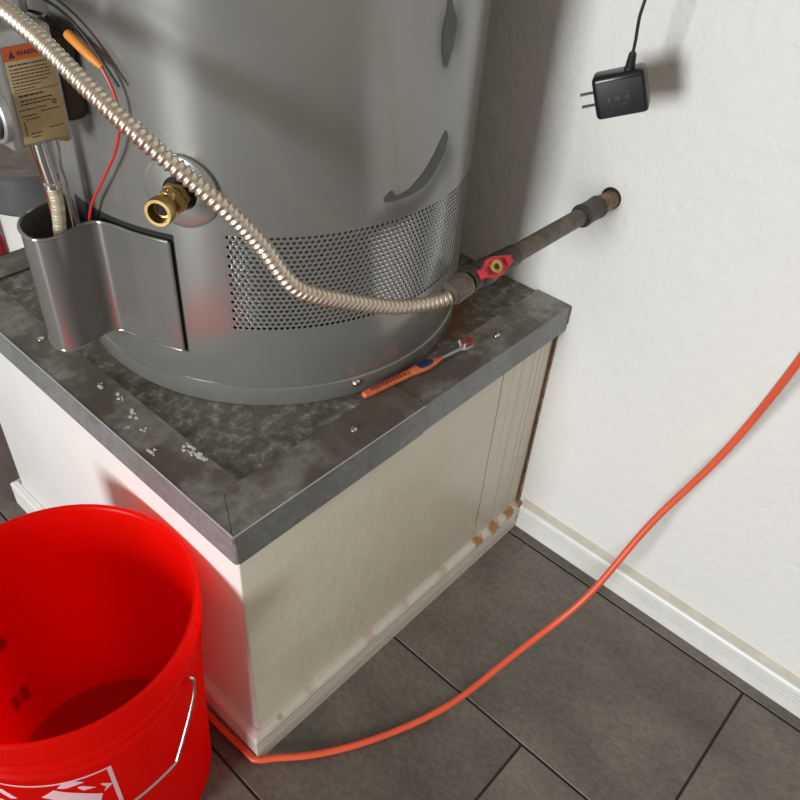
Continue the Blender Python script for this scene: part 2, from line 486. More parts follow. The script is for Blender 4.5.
def trim_profile(th, h):
    # (outward, z): stepped moulding
    p = [(0, 0), (th, 0), (th, h * .40)]
    for z in (.42, .55, .68): p += [(th, h * z), (th * .84, h * (z + .012)), (th * .84, h * (z + .04)), (th, h * (z + .052))]
    return p + [(th, h * .86), (th * .80, h * .93), (th * .35, h * .97), (th * .30, h), (0, h)]
def trim_run(name, p0, p1, outward, th, h, m, parent=None, kind=False, m0=0, m1=0):
    p0, p1, ow = Vector(p0), Vector(p1), Vector(outward)
    d = (p1 - p0).normalized(); bm = bmesh.new(); pf = trim_profile(th, h); k = len(pf)
    A = [bm.verts.new(p0 + ow * a + Vector((0, 0, z)) - d * a * m0) for a, z in pf]
    B = [bm.verts.new(p1 + ow * a + Vector((0, 0, z)) + d * a * m1) for a, z in pf]
    bm.faces.new(A[::-1]); bm.faces.new(B)
    for i in range(k): bm.faces.new((A[i], A[(i + 1) % k], B[(i + 1) % k], B[i]))
    o = finish(name, bm, m, parent, 25)
    return struct(o) if kind else o
BT, BH = .012, .056
bb = trim_run('baseboard_right', (WX, -2.6, 0), (WX, -.0005, 0), (-1, 0, 0), BT, BH, 'trim', kind=True)
prism_obj('caulk_bead', [(WX, -2.6, BH), (WX - .0065, -2.6, BH), (WX, -2.6, BH + .007)], (0, 2.5995, 0), 'caulk', bb)

# ------------------------------------------------------------------ heater stand
ST_Y1 = .645
st = thing('heater_stand', 'white painted box stand with grey sheet-metal edging under the water heater', 'stand', (.305, .33, 0))
bx0, by0 = .012, .012
box_obj('body', (bx0, WX - .0005, by0, ST_Y1 - .004, 0, .455), 'body', st, bev=.003)
trim_run('front_baseboard', (.012, .012, 0), (WX - .0005, .012, 0), (0, -1, 0), .012, .055, 'trim_front', st, m0=1)
trim_run('side_baseboard', (.012, .012, 0), (.012, ST_Y1 + .004, 0), (-1, 0, 0), .012, .055, 'trim', st, m0=1, m1=1)
trim_run('back_baseboard', (.012, ST_Y1 + .004, 0), (WX - .0005, ST_Y1 + .004, 0), (0, 1, 0), .012, .055, 'trim', st, m0=1)
box_obj('top_board', (.004, WX - .001, .004, ST_Y1 - .004, .4555, .4665), 'pan', st)
def edging(name, top, lip, m='galv'):
    bm = bmesh.new()
    for poly, ext in (top, lip): add_prism(bm, [Vector(p) for p in poly], ext)
    return finish(name, bm, m, st)
zt, zb, t = H, .427, .0014
W = .055
# side edging, mitred at the near corner
bm = bmesh.new()
add_prism(bm, [Vector(p) for p in ((0, 0, zt - t), (W * .55, W * .95, zt - t), (W * .95, W, zt - t), (W * .9, ST_Y1 - W, zt - t), (0, ST_Y1, zt - t))], (0, 0, t))
s1 = finish('edging_flange', bm, 'galv_old', st)
bm = bmesh.new(); add_prism(bm, [Vector(p) for p in ((0, .0045, zb), (0, ST_Y1, zb), (0, ST_Y1, zt - .0004), (0, 0.0, zt - .0004))], (t, 0, 0)); finish('edging_lip', bm, 'galv', st)
# front edging: two overlapping lengths
for x0, x1, dz, dy in ((0.0, .288, .0012, -.0012), (.284, WX - .0008, 0, 0)):
    bm = bmesh.new()
    poly = [(x0, dy, zt - t + dz), (x1, dy, zt - t + dz), (x1, W + (.004 if x0 else 0), zt - t + dz)] + ([(x0, W + .002, zt - t + dz)] if x0 else [(x0 + W * .95, W, zt - t + dz), (x0 + W * .55, W * .93, zt - t + dz)])
    add_prism(bm, [Vector(p) for p in poly], (0, 0, t)); finish('edging_flange', bm, 'galv_old', st)
    bm = bmesh.new()
    add_prism(bm, [Vector(p) for p in ((x0 + (0 if x0 else .0045), dy, zb - dz), (x1, dy, zb - dz), (x1, dy, zt + dz - .0004), (x0, dy, zt + dz - .0004))], (0, t, 0)); finish('edging_lip', bm, 'galv', st)
bm = bmesh.new(); add_prism(bm, [Vector(p) for p in ((0, ST_Y1, zt - t), (W, ST_Y1 - W, zt - t), (WX - .001, ST_Y1 - W, zt - t), (WX - .001, ST_Y1, zt - t))], (0, 0, t)); finish('edging_flange', bm, 'galv_old', st)
bm = bmesh.new(); add_prism(bm, [Vector(p) for p in ((0, ST_Y1, zb), (WX - .001, ST_Y1, zb), (WX - .001, ST_Y1, zt), (0, ST_Y1, zt))], (0, -t, 0)); finish('edging_lip', bm, 'galv', st)
# rounded near corner of the lip, folded edges with their highlight put into the colour
bm = bmesh.new(); add_lathe(bm, [(.0045, zb), (.0045, zt - .012), (.0012, zt)], (.0045, .0035, 0), n=8, a0=PI, a1=1.5 * PI); finish('corner_fold', bm, 'galv', st)
tube_obj('folded_edge', [(.0006, .0006, zt), (.0006, ST_Y1, zt)], .0009, 'edge', st, 8)
tube_obj('folded_edge', [(0, -.0006, zt + .0006), (.287, -.0006, zt + .0006)], .0008, 'edge', st, 8)
tube_obj('folded_edge', [(.286, .0006, zt - .0006), (WX - .001, .0006, zt - .0006)], .0010, 'galv', st, 8)
for (x, y, z) in ((.196, .029, H), (.03, .42, H), (.47, .03, H)):
    lathe_obj('screw', [(0, .0022), (.0022, .0020), (.0042, .001), (.0045, 0)], 'steel', st, (x, y, z + (.0012 if x < .28 else 0)), n=14)
tube_obj('rust_seam', [(WX - .0012, .0105, .05), (WX - .0015, .0100, .15), (WX - .001, .0108, .28), (WX - .0014, .0104, .43), (WX - .0014, -.0005, .44), (WX - .0014, -.0005, .468)], [.0026, .0014, .0018, .0015, .0010, .0010], 'rusty', st, 8)
# flaked white paint on the side edging
bm = bmesh.new()
for (x, y, k, sp) in ((.035, .292, 6, .008), (.038, .256, 5, .008), (.034, .221, 6, .008), (.027, .186, 4, .008), (.013, .159, 6, .010), (.0445, .126, 22, .014), (.047, .112, 8, .008), (.02, .21, 3, .02)):
    for q in range(k):
        cx = x + random.uniform(-.4, .4) * sp; cy = y + random.uniform(-1, 1) * sp; r = random.uniform(.0007, .0028)
        cx = max(.003, min(.048, cx))
        n = 6; a0 = random.random() * 6
        add_prism(bm, [Vector((cx + math.cos(a0 - i) * r * random.uniform(.5, 1.1), cy + math.sin(a0 - i) * r * random.uniform(.6, 1.5), H)) for i in range(n)], (0, 0, random.uniform(.0003, .0009)))
fl = finish('paint_flakes', bm, 'fleck', st, smooth=0); fl['kind'] = 'stuff'

# ------------------------------------------------------------------ water heater
HC = (.3266, .313); HR = .25
wh = thing('water_heater', 'tall grey cylindrical gas water heater standing on the metal-edged stand', 'water heater', (HC[0], HC[1], .467))
def hp(deg, z, r=HR):
    a = math.radians(deg); return Vector((HC[0] + r * math.cos(a), HC[1] + r * math.sin(a), z))
lathe_obj('base_ring', [(0, .467), (.2495, .467), (.2508, .469), (.2508, .4915), (.2492, .4925), (.2492, .4945)], 'heater', wh, (HC[0], HC[1], 0), n=160)
# jacket with a window cut for the perforated band
p_ = .0063; ROWS = 21; A0 = -140.2; COLS = 64
rowh = p_ * .866; ZP = .5775
degper = math.degrees(p_ / HR)
oa0, oa1 = A0 - degper * .7, A0 + degper * (COLS + .2)
oz0, oz1 = ZP - rowh * .75, ZP + rowh * (ROWS - 1) + rowh * .75
angs = sorted({round(a, 4) for a in ([oa0, oa1] + [oa0 + (oa1 - oa0) * i / 36 for i in range(37)] + [oa1 + (360 - (oa1 - oa0)) * i / 100 for i in range(100)])})
zs = [.494, .497, oz0, (oz0 + oz1) / 2, oz1, .9, 1.3, 1.68]
bm = bmesh.new()
rows = [[bm.verts.new(hp(a, z, HR - (.0012 if z == .494 else 0))) for a in angs] for z in zs]
n = len(angs)
for j in range(len(zs) - 1):
    for i in range(n):
        i2 = (i + 1) % n
        am = (angs[i] + (angs[i2] if i2 else angs[0] + 360)) / 2
        zm = (zs[j] + zs[j + 1]) / 2
        if oa0 < am < oa1 and oz0 < zm < oz1: continue
        bm.faces.new((rows[j][i], rows[j][i2], rows[j + 1][i2], rows[j + 1][i]))
finish('jacket', bm, 'heater', wh)
lathe_obj('top_cap', [(.25, 1.68), (.2515, 1.682), (.2515, 1.70), (.24, 1.712), (0, 1.72)], 'heater', wh, (HC[0], HC[1], 0), n=96)
# perforated band: hexagonal cells, each with its own hole
bm = bmesh.new(); hr = .00238; R6 = p_ / math.sqrt(3)
for j in range(-1, ROWS + 1):
    for i in range(-2, COLS + 2):
        u = (i + (.5 if j % 2 else 0)) * p_; v = ZP + j * rowh
        solid = not (0 <= j < ROWS and 0 <= i < COLS)
        ring = [(u + R6 * math.sin(k * PI / 3), v + R6 * math.cos(k * PI / 3)) for k in range(6)]
        pt = lambda q, r=HR - .0002: hp(A0 + math.degrees(q[0] / HR), q[1], r)
        V = [bm.verts.new(pt(q)) for q in ring]
        if solid: bm.faces.new(V[::-1]); continue
        hol = [(u + hr * math.sin(k * PI / 3), v + hr * math.cos(k * PI / 3)) for k in range(6)]
        Vh = [bm.verts.new(pt(q)) for q in hol]; Vi = [bm.verts.new(pt(q, HR - .0010)) for q in hol]
        for k in range(6):
            k2 = (k + 1) % 6
            bm.faces.new((V[k2], V[k], Vh[k], Vh[k2])); bm.faces.new((Vh[k2], Vh[k], Vi[k], Vi[k2]))
bmesh.ops.remove_doubles(bm, verts=bm.verts, dist=.00002)
sc = finish('perforated_screen', bm, 'screen', wh, recalc=False, smooth=30)
bm = bmesh.new()
add_lathe(bm, [(.2470, ZP - .03), (.2470, ZP + ROWS * rowh + .03)], (HC[0], HC[1], 0), n=80, a0=math.radians(A0 - 10), a1=math.radians(oa1 + 12))
finish('inner_liner', bm, 'liner', wh)
# dull touched-up smears of paint
for poly in ([(-87.14, .92), (-85.54, .8914), (-82.73, .8729), (-83.23, .857), (-84.57, .8415), (-85.39, .8329), (-86.0, .8365), (-86.62, .8349), (-88.05, .8536), (-88.29, .8698), (-87.45, .8849)],
             [(-83.13, .7685), (-81.39, .7599), (-82.53, .744), (-86.17, .7267), (-89.72, .7157), (-94.17, .7115), (-98.5, .7110), (-102.42, .7115), (-102.86, .7175), (-100.67, .7241), (-99.28, .7150), (-95.01, .7195), (-90.57, .7324), (-87.27, .7469), (-84.57, .7618)]):
    bm = bmesh.new()
    f = bm.faces.new([bm.verts.new((math.radians(q[0]) * HR, q[1], 0)) for q in poly])
    bmesh.ops.triangulate(bm, faces=[f])
    bmesh.ops.subdivide_edges(bm, edges=list(bm.edges), cuts=3, use_grid_fill=True)
    for v in bm.verts: v.co = hp(math.degrees(v.co.x / HR), v.co.y, HR + .0004)
    o = finish('paint_smear', bm, 'heater_dull', wh); o['label'] = 'dull dark grey smear of touch-up paint'
# sheet-metal screw in the ring
q = hp(-108.7, .484, .2508); ax = (hp(-108.7, 0, 1) - hp(-108.7, 0, 0)).normalized()
lathe_obj('screw', [(.0050, 0), (.0050, .0012), (.0036, .0030), (0, .0036)], 'steel', wh, q, ax, 16)
# burner shield
hsurf = lambda deg, r=HR + .004: (HC[0] + r * math.cos(math.radians(deg)), HC[1] + r * math.sin(math.radians(deg)))
plan = [hsurf(a) for a in (-154.2, -157, -160, -163, -166, -168.5)] + [(.0735, .2745), (.0705, .2815), (.0655, .2872), (.058, .2892), (.048, .2880), (.038, .2850), (.0275, .2828), (.017, .2825), (.0085, .2855), (.0025, .2920), (.0003, .3010), (.0012, .3130), (.0045, .3240), (.011, .3350), (.021, .3450), (.034, .3520), (.048, .3560), (.064, .3590), (.0755, .3610)]
pl = [p.to_2d() for p in spline([(x, y, 0) for x, y in plan], .003)]
sh = sheet_obj('burner_shield', [(p.x, p.y) for p in pl], .538, .674, -.0016, 'shield', wh)
tube_obj('shield_bead', [(p.x, p.y, .674) for p in pl], .0019, 'shield', sh, 8)
tube_obj('shield_edge', [(pl[0].x, pl[0].y, .674), (pl[0].x, pl[0].y, .538)], .0019, 'shield', sh, 8)
tube_obj('shield_bead', [(p.x, p.y, .538) for p in pl], .0014, 'shield', sh, 8)
# dark slot of the access opening behind the shield
bm = bmesh.new()
a = [hp(-153.3 - i * 1.6, .681, HR + .0006) for i in range(22)]; b = [hp(-153.3 - i * 1.6, .535, HR + .0006) for i in range(22)]
va = [bm.verts.new(p) for p in a]; vb = [bm.verts.new(p) for p in b]
for i in range(21): bm.faces.new((va[i], va[i + 1], vb[i + 1], vb[i]))
finish('access_opening', bm, 'dark_in', wh)

# drain valve
DA = -149.6
dn = (hp(DA, 0, 1) - hp(DA, 0, 0)).normalized(); dc = hp(DA, .731, HR)
esc = lathe_obj('drain_escutcheon', [(.0375, -.004), (.0375, .0022), (.0365, .003), (.032, .0042), (.0175, .0050), (.0165, .0035), (.0165, -.004)], 'heater', wh, dc, dn, 48)
lathe_obj('drain_hole', [(0, -.001), (.0166, -.001)], 'dark_in', esc, dc + dn * .004, dn, 32)
bm = bmesh.new()
add_lathe(bm, [(.0095, 0), (.0095, .018), (.0118, .019), (.0118, .026), (.0100, .027)], dc, dn, 24)
hexnut_prof(bm, dc + dn * .020, dn, .0138, .012)
dv = finish('drain_valve', bm, 'brass', wh, 30)
side = Vector((dn.x, dn.y, .06)).normalized()
base = dc + dn * .022
bm = bmesh.new()
add_lathe(bm, [(.0085, 0), (.0095, .006), (.0095, .016), (.0118, .018), (.0135, .020), (.0135, .029), (.0128, .0305), (.0098, .0305), (.0092, .024), (.0085, .020), (0, .019)], base, side, 32)
finish('drain_outlet', bm, 'brass', dv, 30)
lathe_obj('outlet_bore', [(0, 0), (.0066, 0), (.0066, .001), (0, .001)], 'dark_in', dv, base + side * .0195, side, 20)
up = dn.cross(Vector((0, 0, 1))).normalized()
stem_ax = (Vector((0, 0, 1)) * .9 - up * .15).normalized()
bm = bmesh.new()
add_lathe(bm, [(.0070, .004), (.0070, .0125), (.0060, .0145), (.0025, .0150), (.0025, .0165), (0, .0165)], base + side * .008, stem_ax, 20)
finish('stem_cap', bm, 'brass', dv, 30)
bm = bmesh.new(); hexnut_prof(bm, dc + dn * .012, dn, .0150, .008); finish('packing_nut', bm, 'brass', dv)

# gas control
gx0, gx1, gy0, gy1, gz0, gz1 = .000, .056, .270, .352, .772, .872
gc = box_obj('gas_control', (gx0, gx1, gy0, gy1, gz0, gz1), 'cast', wh, bev=.004, seg=3)
box_obj('control_edge', (gx0 - .002, gx0 + .006, gy0 - .0015, gy1 + .001, gz0 + .001, gz1 - .012), 'cast', gc, bev=.0015)
lab = box_obj('label_plate', (.0085, .0515, gy0 - .0012, gy0 - .0002, .7765, .859), 'label_tan', gc, bev=.0003)
box_obj('label_band', (.0085, .0515, gy0 - .0014, gy0 - .0006, .8475, .859), 'label_orange', gc)
yl = gy0 - .0015
def flat_text(txt, size, x, z, m, parent, bold=False):
    cu = bpy.data.curves.new('label_text', 'FONT'); cu.body = txt; cu.size = size; cu.extrude = .00005
    if bold: cu.offset = size * .02
    o = bpy.data.objects.new('label_text', cu); COL.objects.link(o)
    dg = bpy.context.evaluated_depsgraph_get(); me = bpy.data.meshes.new_from_object(o.evaluated_get(dg))
    bpy.data.objects.remove(o)
    me.transform(Matrix.Translation((x, yl, z)) @ Matrix.Rotation(PI / 2, 4, 'X'))
    me.materials.clear(); me.materials.append(MAT[m])
    t_ = bpy.data.objects.new('label_text', me); COL.objects.link(t_); attach(t_, parent)
    return t_
flat_text('WARNING', .0058, .0200, .8508, 'ink', gc, True)
prism_obj('warning_triangle', [(.0128, yl + .0002, .8496), (.0184, yl + .0002, .8496), (.0156, yl + .0002, .8560)], (0, -.0002, 0), 'ink', gc)
bm = bmesh.new()
z = .8435; k = 0
rowsz = [(.8438, .0011, .0110, .046), (.8405, .0008, .0110, .045), (.8377, .0008, .0110, .047), (.8349, .0008, .0110, .046), (.8321, .0008, .0110, .047), (.8293, .0008, .0110, .044), (.8265, .0008, .0110, .036), (.8237, .0007, .0110, .030),
         (.8180, .0016, .0135, .036), (.8138, .0011, .0135, .043), (.8108, .0011, .0135, .041), (.8062, .0008, .0105, .036), (.8008, .0009, .0120, .026), (.7975, .0008, .0150, .028), (.8025, .0008, .030, .0485), (.7845, .0010, .0165, .027), (.7815, .0009, .0165, .025), (.7868, .0008, .0345, .0485)]
for (zz, hh, xa, xb) in rowsz:
    x = xa
    while x < xb:
        wl = random.uniform(.0014, .0050)
        add_box(bm, x, min(xb, x + wl), yl, yl + .0002, zz - hh / 2, zz + hh / 2); x += wl + .0008
add_box(bm, .0095, .0510, yl, yl + .0002, .8212, .8216)
add_box(bm, .0125, .0132, yl, yl + .0002, .7830, .7965)
pr = finish('label_print', bm, 'ink', gc, smooth=0)
lathe_obj('label_mark', [(.0013, 0), (.0022, 0), (.0022, .0002), (.0013, .0002), (.0013, 0)], 'ink', gc, (.0440, yl + .0002, .8085), (0, -1, 0), 18)
kn = lathe_obj('control_knob', [(.0255, 0), (.0255, .006), (.0240, .0075), (.0225, .0075), (.0215, .006), (0, .006)], 'cast', gc, (gx0 - .001, .284, .803), (-1, 0, 0), 40)
lathe_obj('knob_face', [(0, .0085), (.0185, .0085), (.0212, .0062)], 'black', kn, (gx0 - .001, .284, .803), (-1, 0, 0), 32)
box_obj('brown_shade_block', (gx1 - .001, .079, .274, .352, .782, .858), 'brown', gc, bev=.008, seg=3)  # dark block stands for a brown curved part and the shadow behind the control
bm = bmesh.new(); hexnut_prof(bm, (.052, .281, .7735), (0, 0, -1), .0065, .0065); finish('brass_fitting', bm, 'brass', gc)
tube_obj('burner_tube', [(.034, .300, .775), (.0355, .3, .745), (.038, .3, .720)], .0068, 'steel', wh, 16)
lathe_obj('tube_flare', [(.0068, 0), (.0086, -.002), (.0086, -.006), (.0064, -.007)], 'steel', wh, (.038, .300, .7225), (0.0, 0, 1), 20)
pts, L = resample(spline([(.038, .300, .7165), (.0385, .2995, .700), (.036, .2995, .680), (.033, .300, .655), (.034, .301, .60)], .002), .0008)
bm = bmesh.new(); add_tube(bm, pts, [.0062 + .0007 * math.sin(i * .0008 / .0026 * 2 * PI) for i in range(len(pts))], 16); finish('burner_conduit', bm, 'cream_flex', wh, 60)
tube_obj('pilot_tube', [(.0255, .300, .775), (.026, .300, .755), (.029, .300, .735), (.033, .306, .700), (.035, .31, .62)], .0012, 'copper', wh, 8, .006)
tube_obj('sensor_lead', [(.052, .300, .770), (.053, .3, .750), (.051, .3, .735), (.053, .300, .720), (.052, .3, .700), (.0515, .300, .682), (.051, .302, .62)], .0016, 'zinc', wh, 8, .005)
tube_obj('bleed_tube', [(.045, .310, .775), (.046, .310, .740), (.048, .312, .70), (.05, .315, .62)], .0022, 'zinc', wh, 8)
lathe_obj('inlet_pipe', [(.0125, .872), (.0125, .885), (.0160, .886), (.0160, .900), (.0118, .901), (.0118, 1.02), (.0150, 1.021), (.0150, 1.045), (0, 1.045)], 'cast', wh, (.048, .318, 0), n=28)
lathe_obj('inlet_elbow', [(.0135, .871), (.0135, .884), (.0120, .886), (.0120, .903), (.008, .909), (0, .910)], 'brass', wh, (.0195, .331, 0), n=24)
# igniter lead with its orange sleeve
sl0, sl1 = Vector((.068, .269, .862)), Vector((.077, .234, .840))
ig = bmesh.new(); ds = (sl1 - sl0)
add_lathe(ig, [(0, 0), (.0036, .0003), (.0044, .002), (.0046, ds.length * .7), (.0034, ds.length - .003), (.0024, ds.length), (0, ds.length)], sl0, ds.normalized(), 18)
finish('lead_sleeve', ig, 'orange_sleeve', wh)
tube_obj('igniter_lead', [sl1 - ds * .05, (.0785, .229, .828), (.080, .2245, .812), (.0795, .2255, .791), (.0765, .235, .765), (.070, .258, .729), (.066, .284, .694), (.0655, .298, .665), (.064, .31, .62)], .0015, 'red_wire', wh, 8, .006)
tube_obj('sleeve_lead', [(.055, .319, .872), (.066, .308, .870), (.0685, .295, .867), (.069, .282, .865), sl0 + ds * .05], .0014, 'rubber', wh, 8, .006)
tube_obj('lead_terminal', [(.0665, .318, .868), (.0675, .3, .8685)], .0016, 'fleck', wh, 8)
tube_obj('sleeve_shadow', [(.056, .33, .880), (.066, .300, .884), (.073, .265, .872), (.0775, .240, .850), (.083, .222, .825)], .0014, 'rubber', wh, 8, .006)  # black tube stands in for the shadow cast by the sleeve

# ------------------------------------------------------------------ flexible gas connector
hp_pts = [(.300, -.019, .6368), (.2878, -.0189, .6343), (.2604, -.0119, .6343), (.2244, -.0023, .6407), (.1831, .0072, .6578), (.1544, .0126, .6723), (.1278, .0179, .6867), (.1106, .0225, .6982), (.1015, .0263, .7105), (.0957, .0320, .7232), (.0901, .0387, .7380), (.0741, .0492, .7645), (.0591, .0595, .7858), (.0317, .0983, .8255), (.0202, .1536, .8543), (.0161, .2104, .8781), (.0157, .2592, .8895), (.0170, .2932, .8940), (.0185, .312, .8945)]
gh = thing('gas_connector_hose', 'ribbed stainless flexible gas hose crossing the front of the heater', 'gas hose', (.3, -.019, .63))
sp = spline(hp_pts, .004)
for _ in range(2): sp = [sp[0]] + [sp[i] * .5 + (sp[i - 1] + sp[i + 1]) * .25 for i in range(1, len(sp) - 1)] + [sp[-1]]
PITCH = .0059
pts, L = resample(sp, PITCH / 8)
bm = bmesh.new()
def rib(i):
    s = i * PITCH / 8
    if s < .012: return .0070
    return .0060 + .0020 * (.5 + .5 * math.cos(2 * PI * s / PITCH)) ** .75
add_tube(bm, pts, [rib(i) for i in range(len(pts))], 18)
finish('ribbed_tube', bm, 'flex', gh, 75)
lathe_obj('end_nut', [(.0078, -.006), (.0105, -.005), (.0115, -.002), (.0115, .008), (.0085, .009)], 'brass', gh, (.0185, .312, .8945), (.05, 1, .02), 20)

# ------------------------------------------------------------------ gas pipe with shut-off valve
PY, PZ = -.019, .6425
gp = thing('gas_pipe', 'dark iron gas pipe with red shut-off valve coming out of the white wall', 'pipe', (WX, PY, PZ))
X = (1, 0, 0)
lathe_obj('pipe', [(0, .350), (.0106, .350), (.0106, .560), (0, .560)], 'iron', gp, (0, PY, PZ), X, 28)
lathe_obj('coupling', [(.0106, .535), (.0138, .535), (.0146, .537), (.0146, .541), (.0138, .543), (.0138, .570), (.0146, .572), (.0146, .5755), (.0135, .577), (.0106, .577)], 'iron_dk', gp, (0, PY, PZ), X, 28)
lathe_obj('wall_nipple', [(.0108, .570), (.0122, .575), (.0122, .592), (.0115, .594), (.0115, .615), (0, .615)], 'rusty', gp, (0, PY, PZ), X, 24)
lathe_obj('wall_hole', [(0, -.0006), (.0142, -.0006), (.0142, .0004)], 'hole', gp, (WX, PY + .001, PZ + .001), (1, 0, 0), 24)
lathe_obj('collar', [(.0106, .374), (.0122, .374), (.0122, .395), (.0106, .395)], 'iron_dk', gp, (0, PY, PZ), X, 24)
va = lathe_obj('valve_body', [(.0090, .312), (.0125, .312), (.0130, .316), (.0130, .324), (.0115, .326), (.0145, .332), (.0150, .343), (.0145, .352), (.0118, .357), (.0135, .359), (.0135, .372), (.0106, .374)], 'iron_dk', gp, (0, PY, PZ), X, 28)
bm = bmesh.new(); hexnut_prof(bm, (.284, PY, PZ - .004), Vector((.030, 0, .0030)), .0137, .027, 8, .0015)
finish('flare_nut', bm, 'iron', gp, 30)
# red T handle lies along the pipe, facing up and toward the open side
hn = Vector((-.25, -.72, .65)).normalized(); hx = Vector((1, 0, 0)); hx = (hx - hn * hx.dot(hn)).normalized(); hy = hn.cross(hx)
ho = Vector((.344, PY, PZ)) + hn * .0150
lathe_obj('valve_stem', [(.0075, -.006), (.0075, .004), (.006, .005)], 'brass', va, ho, hn, 18)
bm = bmesh.new()
out = [(-.022, -.0050), (-.012, -.0056), (-.008, -.0105), (.004, -.0115), (.010, -.0075), (.019, -.0055), (.0225, -.0045), (.0225, .0045), (.019, .0055), (.010, .0075), (.004, .0115), (-.008, .0105), (-.012, .0056), (-.022, .0050)]
add_prism(bm, [ho + hn * .0015 + hx * a + hy * b for a, b in out], hn * .0035)
bmesh.ops.bevel(bm, geom=list(bm.edges), offset=.0008, segments=2, affect='EDGES', clamp_overlap=True)
hd = finish('handle', bm, 'red_paint', va, 30)
hd['label'] = 'chipped red valve handle'
for s in (-1, 1):
    bm = bmesh.new()
    add_prism(bm, [ho + hn * .004 + hx * (s * .018 + a) + hy * b for a, b in ((-.0035, -.0045), (.0035, -.0045), (.0035, .0045), (-.0035, .0045))], hn * .0045)
    finish('handle_tab', bm, 'red_paint', hd)
lathe_obj('handle_nut', [(.0030, .0080), (.0036, .0085), (.0072, .0085), (.0078, .0075), (.0078, .0040)], 'brass', hd, ho, hn, 20)
lathe_obj('stem_end', [(0, .0070), (.0032, .0072)], 'iron_dk', hd, ho, hn, 12)

# ------------------------------------------------------------------ red bucket
BC = (-.1405, .131); BZ = .3630
bk = thing('bucket', 'open red plastic bucket with wire handle standing beside the stand', 'bucket', (BC[0], BC[1], 0))
prof_o = [(0, .004), (.118, .004), (.121, .0), (.126, .0), (.1285, .004), (.1402, .287), (.1408, .2880), (.1440, .2885), (.1444, .2935), (.1410, .2960), (.1414, .307), (.1452, .308), (.1456, .3135), (.1420, .316), (.1424, .328), (.1468, .330), (.1480, .334), (.1484, BZ - .005), (.1468, BZ - .001), (.1450, BZ), (.1425, BZ - .0012), (.1408, BZ - .006), (.1396, .342), (.1384, .29), (.1266, .008), (.122, .0062), (0, .0062)]
lathe_obj('shell', prof_o, 'bucket', bk, (BC[0], BC[1], 0), n=128, smooth=50)
def bp(deg, z, r):
    a = math.radians(deg); return Vector((BC[0] + r * math.cos(a), BC[1] + r * math.sin(a), z))
rs = lambda z: .1285 + .0117 * (z - .004) / .283
for ea in (-61.3, 119.3):
    an = (bp(ea, 0, 1) - bp(ea, 0, 0)).normalized()
    lathe_obj('ear', [(.0100, -.004), (.0092, .0018), (.0080, .0030), (0, .0032)], 'bucket', bk, bp(ea, .297, .1425), an, 20)
hw = [bp(-61.3, .297, .140), bp(-61.3, .2968, .1465), bp(-60.9, .294, .1482), bp(-61.0, .2850, .1484), bp(-63.0, .267, .1482), bp(-78.5, .205, .1478), bp(-80.0, .200, .1480), bp(-82.5, .1985, .1480), bp(-102, .192, .1480), bp(-125, .186, .1520), bp(-151, .183, .1560), bp(-177, .186, .1520), bp(-200, .192, .148), bp(-219.5, .1985, .1480), bp(-222, .200, .1480), bp(-223.5, .205, .1478), bp(-239, .267, .1482), bp(-241, .2850, .1484), bp(-241.1, .294, .1482), bp(-240.7, .2968, .1465), bp(-240.7, .297, .140)]
tube_obj('wire_handle', hw, .0019, 'wire', bk, 10, .004)
lathe_obj('handle_grip', [(.003, -.042), (.0095, -.042), (.0105, -.036), (.0105, .036), (.0095, .042), (.003, .042)], 'black', bk, bp(-151, .183, .1560), (bp(-150.5 + 90, 0, 1) - bp(-150.5 + 90, 0, 0)), 18)
def print_poly(poly, name='print_mark', m='print', lift=.0005):
    bm = bmesh.new(); f = bm.faces.new([bm.verts.new((math.radians(a), z, 0)) for a, z in poly])
    bmesh.ops.triangulate(bm, faces=[f])
    bmesh.ops.subdivide_edges(bm, edges=list(bm.edges), cuts=max(4, int((max(a for a, z in poly) - min(a for a, z in poly)) / 2.2)), use_grid_fill=True)
    for v in bm.verts: v.co = bp(math.degrees(v.co.x), v.co.y, rs(v.co.y) + lift)
    return finish(name, bm, m, bk)
A_R, A_L, Z_T, Z_B = -104.6, -168.0, .2700, .115
for poly in ([(A_L, Z_T), (A_R, Z_T), (A_R, Z_T - .0030), (A_L, Z_T - .0030)], [(A_L, Z_B), (A_R, Z_B), (A_R, Z_B + .003), (A_L, Z_B + .003)], [(A_R, Z_T), (A_R, Z_B), (A_R - 1.8, Z_B), (A_R - 1.8, Z_T)], [(A_L, Z_T), (A_L, Z_B), (A_L + 1.8, Z_B), (A_L + 1.8, Z_T)]):
    print_poly(poly, 'print_frame')
dzp = .002
for poly in ([(-124.3, .2650), (-119.2, .2650), (-115.9, .2565), (-119.9, .2549), (-123.4, .2533), (-126.5, .2568)],
             [(-128.0, .2545), (-124.8, .2463), (-119.6, .2364), (-111.2, .2175), (-113.5, .1990), (-134.1, .2396)],
             [(-118.9, .2508), (-116.9, .2492), (-112.5, .2366), (-115.1, .2384), (-117.6, .2392), (-119.1, .2481)],
             [(-110.4, .2409), (-106.0, .2300), (-107.8, .2263), (-110.5, .2202), (-109.0, .2294), (-110.6, .2378)],
             [(-149.5, .2520), (-144.8, .2330), (-148.1, .2290), (-153.0, .2440)],
             [(-137, .2330), (-118, .198), (-121, .186), (-141, .221)], [(-144, .2120), (-124, .176), (-127, .165), (-148, .200)], [(-154, .2200), (-151, .2160), (-158, .190), (-161, .195)], [(-151, .1900), (-132, .154), (-135, .143), (-155, .178)], [(-158, .1700), (-139, .134), (-142, .123), (-162, .158)], [(-122, .150), (-112, .132), (-114, .120), (-125, .139)]):
    print_poly([(a, z + dzp) for a, z in poly])
